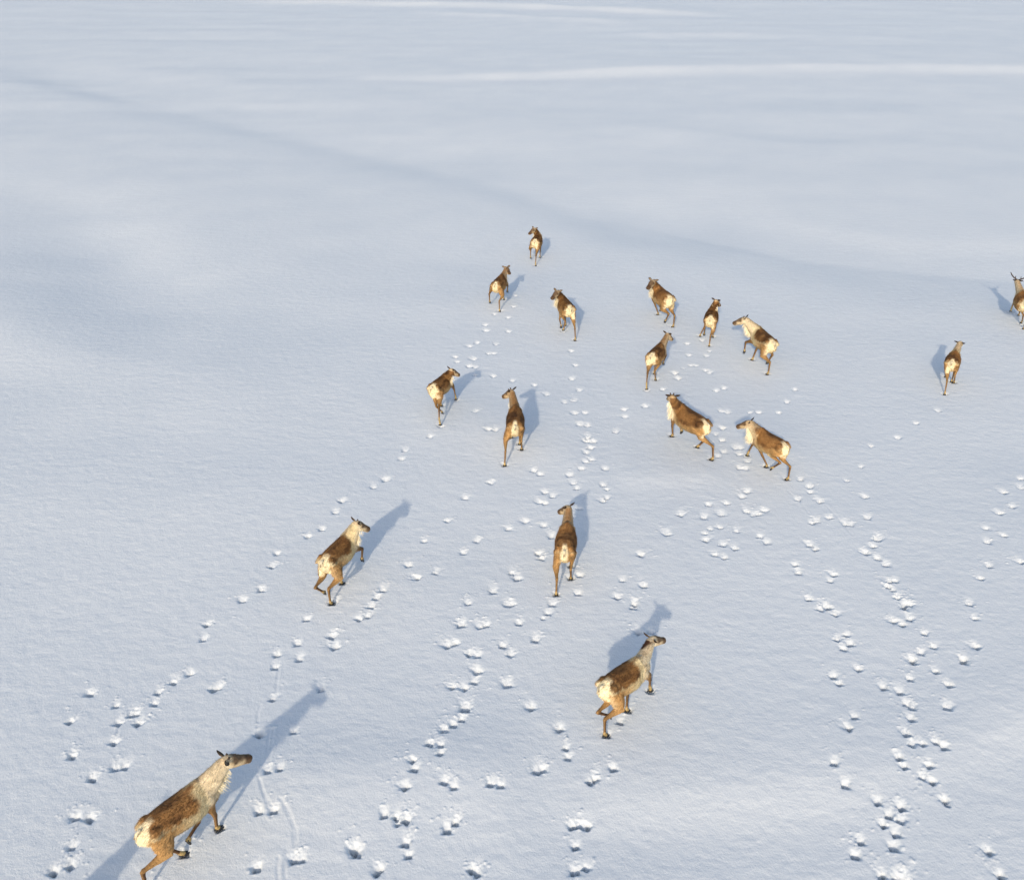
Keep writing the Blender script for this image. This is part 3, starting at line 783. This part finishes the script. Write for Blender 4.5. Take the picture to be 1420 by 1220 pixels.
def coat(P, N, segs, D, poll, hd, side, upv):
    """coat colours of the species, patch by patch"""
    tone = D['tone']           # brightness of the saddle, greyness of neck and flank, strength of rump patch
    seed = sum(map(ord, D['n'])) % 37
    n = len(P)
    best = np.full(n, 1e9); kind = np.full(n, -1); tt = np.zeros(n)
    names = []
    for i, (kd, p0, p1, r0, r1) in enumerate(segs):
        d = p1 - p0; L2 = d @ d
        t = np.clip(((P - p0) @ d) / L2, 0, 1)
        dist = np.linalg.norm(P - p0 - t[:, None] * d, axis=1) - (r0 + (r1 - r0) * t)
        m = dist < best; best[m] = dist[m]; kind[m] = i; tt[m] = t[m]; names.append(kd)
    names = np.array(names)
    K = names[kind]
    x, y, z = P[:, 0], P[:, 1], P[:, 2]
    ax = np.array([t[0] for t in TORSO])
    bot = np.interp(x, ax, [t[1] for t in TORSO]); top = np.interp(x, ax, [t[2] for t in TORSO]); hw = np.interp(x, ax, [t[3] for t in TORSO])
    u = (z - bot) / (top - bot)
    tor = np.sqrt((y / (hw + .01)) ** 2 + ((z - (bot + top) / 2) / ((top - bot) / 2 + .01)) ** 2)
    e = vnoise(x / .09 + seed, z / .07 + seed) * .9 + vnoise(x / .035 + seed, (z + y) / .03) * .5 + vnoise(x / .2 + seed, y / .15 + 3) * .5
    C = lambda *c: np.array(c)
    saddle = C(.265, .130, .042) * tone[0]; saddle_d = C(.125, .057, .019) * tone[0]
    gold = C(.46, .265, .10); cream = C(.78, .65, .38); grey = C(.62, .52, .35); tan = C(.30, .165, .06)
    neckc = grey * tone[1] + tan * (1 - tone[1]) if tone[1] <= 1 else grey
    flank = (cream * .8) * tone[1] + gold * .85 * (1 - tone[1])
    mix = lambda A, B, f: A * (1 - f[:, None]) + B * f[:, None]
    col = np.tile(flank, (n, 1))
    col = mix(col, np.tile(gold, (n, 1)), smooth(.62, .44, u + .12 * e) * smooth(.1, -.2, x) * .8)
    col = mix(col, np.tile(cream * .85, (n, 1)), smooth(.30, .16, u + .1 * e) * .7)
    # dark flank line
    col = mix(col, np.tile(tan * .6, (n, 1)), np.exp(-((u - .17 + .06 * e) / .05) ** 2) * smooth(.3, .1, np.abs(x + .1)) * .6)
    # saddle
    pale = min(1.0, max(0.0, (tone[1] - .4) / .5))
    edge = .50 + .15 * pale - .06 * smooth(-.45, -.1, x) + .10 * smooth(.05, .3, x)
    streak = vnoise(x / .028 + z * 9 + seed, z / .16 + seed * 3)
    fx = .36 - .13 * pale
    inr = smooth(-.53, -.45, x + .04 * e) * smooth(fx + .03, fx - .09, x + .09 * e + .10 * (1 - u) + .03 * streak)
    sd = smooth(edge - .06, edge + .10, u + .17 * e + .10 * streak) * inr
    half = smooth(edge - .26, edge - .02, u + .16 * e + .1 * streak) * inr
    col = mix(col, np.tile(gold * .72, (n, 1)), half * (.85 - .55 * pale))
    sc = mix(np.tile(saddle, (n, 1)), np.tile(saddle_d, (n, 1)), smooth(-.2, .35, vnoise(x / .16 + seed * 2, y / .10 + z / .1)))
    sc = mix(sc, np.tile(gold * .75, (n, 1)), smooth(.15, .55, e + .4 * streak) * .45)
    col = mix(col, sc, sd)
    # shoulders
    col = mix(col, np.tile(neckc * 1.02, (n, 1)), smooth(.24, .38, x + .04 * e) * smooth(.15, .4, u))
    # dorsal line
    col = mix(col, np.tile(saddle_d * 1.1, (n, 1)), np.exp(-(y / .035) ** 2) * smooth(.8, .95, u) * smooth(.44, .30, x) * smooth(-.6, -.5, x) * .7)
    # haunch
    th = (K == 'thigh')
    hc = mix(np.tile(gold, (n, 1)), np.tile(gold * .62, (n, 1)), smooth(-.38, -.22, x))
    col = mix(col, hc, smooth(.64, .50, u + .10 * e) * smooth(-.16, -.28, x))
    # rump patch: narrow on some, spilling over the thighs on others
    pw = .075 + .085 * (tone[2] - .65) / .35
    wz = pw * (1.0 - .55 * smooth(.86, .97, z)) + .02 * e
    back = smooth(.10, .45, -N[:, 0]) * smooth(-.34, -.42, x)
    rp = smooth(wz + .025, wz - .015, np.abs(y)) * back * smooth(.46, .58, z)
    wide = max(0, (tone[2] - .85) / .15)
    rp = np.maximum(rp, wide * .75 * smooth(.2, .7, -N[:, 0] + .3 * e) * smooth(-.33, -.42, x) * smooth(.95, .85, z) * smooth(.40, .55, z))
    col = mix(col, np.tile(C(.86, .74, .48), (n, 1)), rp * .92)
    # legs
    for nm, c0, c1 in (('tibia', gold, tan * .7), ('shank', C(.075, .036, .016), C(.10, .05, .022)), ('forearm', tan * .9, C(.11, .055, .024)), ('cannon', C(.07, .034, .016), C(.10, .05, .024)), ('arm', neckc, tan)):
        m = (K == nm) & (tor > 1.02)
        f = smooth(0, 1, tt[m])
        cc = c0 * (1 - f[:, None]) + c1 * f[:, None]
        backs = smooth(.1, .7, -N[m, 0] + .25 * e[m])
        back_gold = C(.42, .25, .095)  # golden coat colour down the rear side of the legs
        cc = cc * (1 - .38 * backs[:, None]) + back_gold * .38 * backs[:, None]
        col[m] = cc
    m = (K == 'foot') & (z < .35)
    col[m] = C(.50, .36, .15) * (0.8 + .3 * e[m, None])
    m = ((K == 'shank') | (K == 'cannon')) & (tt > .85) & (tor > 1.02)
    col[m] = C(.42, .28, .12)
    # neck
    nb0 = np.array([0.34, 0, 0.84]); nkd = nrm(poll - hd * .05 - np.array([0, 0, .055]) - nb0)
    m = np.char.startswith(K.astype(str), 'neck') & (tor > 1.0) & ((P - nb0) @ nkd > .04) & (x > .3)
    if m.any():
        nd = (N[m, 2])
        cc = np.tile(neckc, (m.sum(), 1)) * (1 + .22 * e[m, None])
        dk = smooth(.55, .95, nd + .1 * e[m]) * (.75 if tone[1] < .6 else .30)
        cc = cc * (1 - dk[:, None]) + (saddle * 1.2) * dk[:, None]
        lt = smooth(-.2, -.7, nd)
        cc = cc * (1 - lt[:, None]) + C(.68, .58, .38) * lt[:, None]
        if D.get('napedark'):
            q = smooth(.1, .45, nd + .35 * e[m]) * smooth(1.0, .4, np.abs(P[m] @ side - poll @ side) / .12) * (K[m] != 'neck0')
            cc = cc * (1 - q[:, None]) + C(.07, .03, .014) * q[:, None]
        if D.get('collar'):
            tn = tt[m]; q = (K[m] == 'neck1') * np.exp(-((tn - .1) / .16) ** 2)
            cc = cc * (1 - q[:, None]) + C(.85, .8, .68) * q[:, None]
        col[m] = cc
    # head
    m = (K == 'head') & (np.linalg.norm(P - (poll + hd * .14), axis=1) < .30)
    if m.any():
        t = (P[m] - poll) @ hd; hh = (P[m] - poll) @ upv; ss = np.abs((P[m] - poll) @ side)
        cc = np.tile((neckc * .6 + C(.50, .34, .17) * .4), (m.sum(), 1)) * (1 + .15 * e[m, None])
        fr = smooth(-.045, .0, hh + .02 * e[m]) * smooth(.01, .07, t)
        cc = mix(cc, np.tile(C(.10, .052, .024), (m.sum(), 1)), fr * .85)
        mz = smooth(.20, .27, t + .02 * e[m]) * smooth(-.12, -.06, hh)
        cc = mix(cc, np.tile(C(.085, .045, .022), (m.sum(), 1)), mz * .9)
        er = np.exp(-(((t - .098) / .034) ** 2 + ((hh + .022) / .026) ** 2)) * (ss > .03)
        cc = mix(cc, np.tile(C(.06, .03, .015), (m.sum(), 1)), er)
        ch = np.exp(-(((t - .15) / .06) ** 2 + ((hh + .09) / .035) ** 2))
        cc = mix(cc, np.tile(C(.56, .42, .24), (m.sum(), 1)), ch * .8)
        lip = smooth(.32, .35, t) * smooth(-.07, -.10, hh)
        cc = mix(cc, np.tile(C(.6, .52, .38), (m.sum(), 1)), lip)
        col[m] = cc
    return np.clip(col * (1 + .10 * e[:, None]), .004, .9)

for D in DEER:
    reindeer(D)
add_sites()
build_ground()
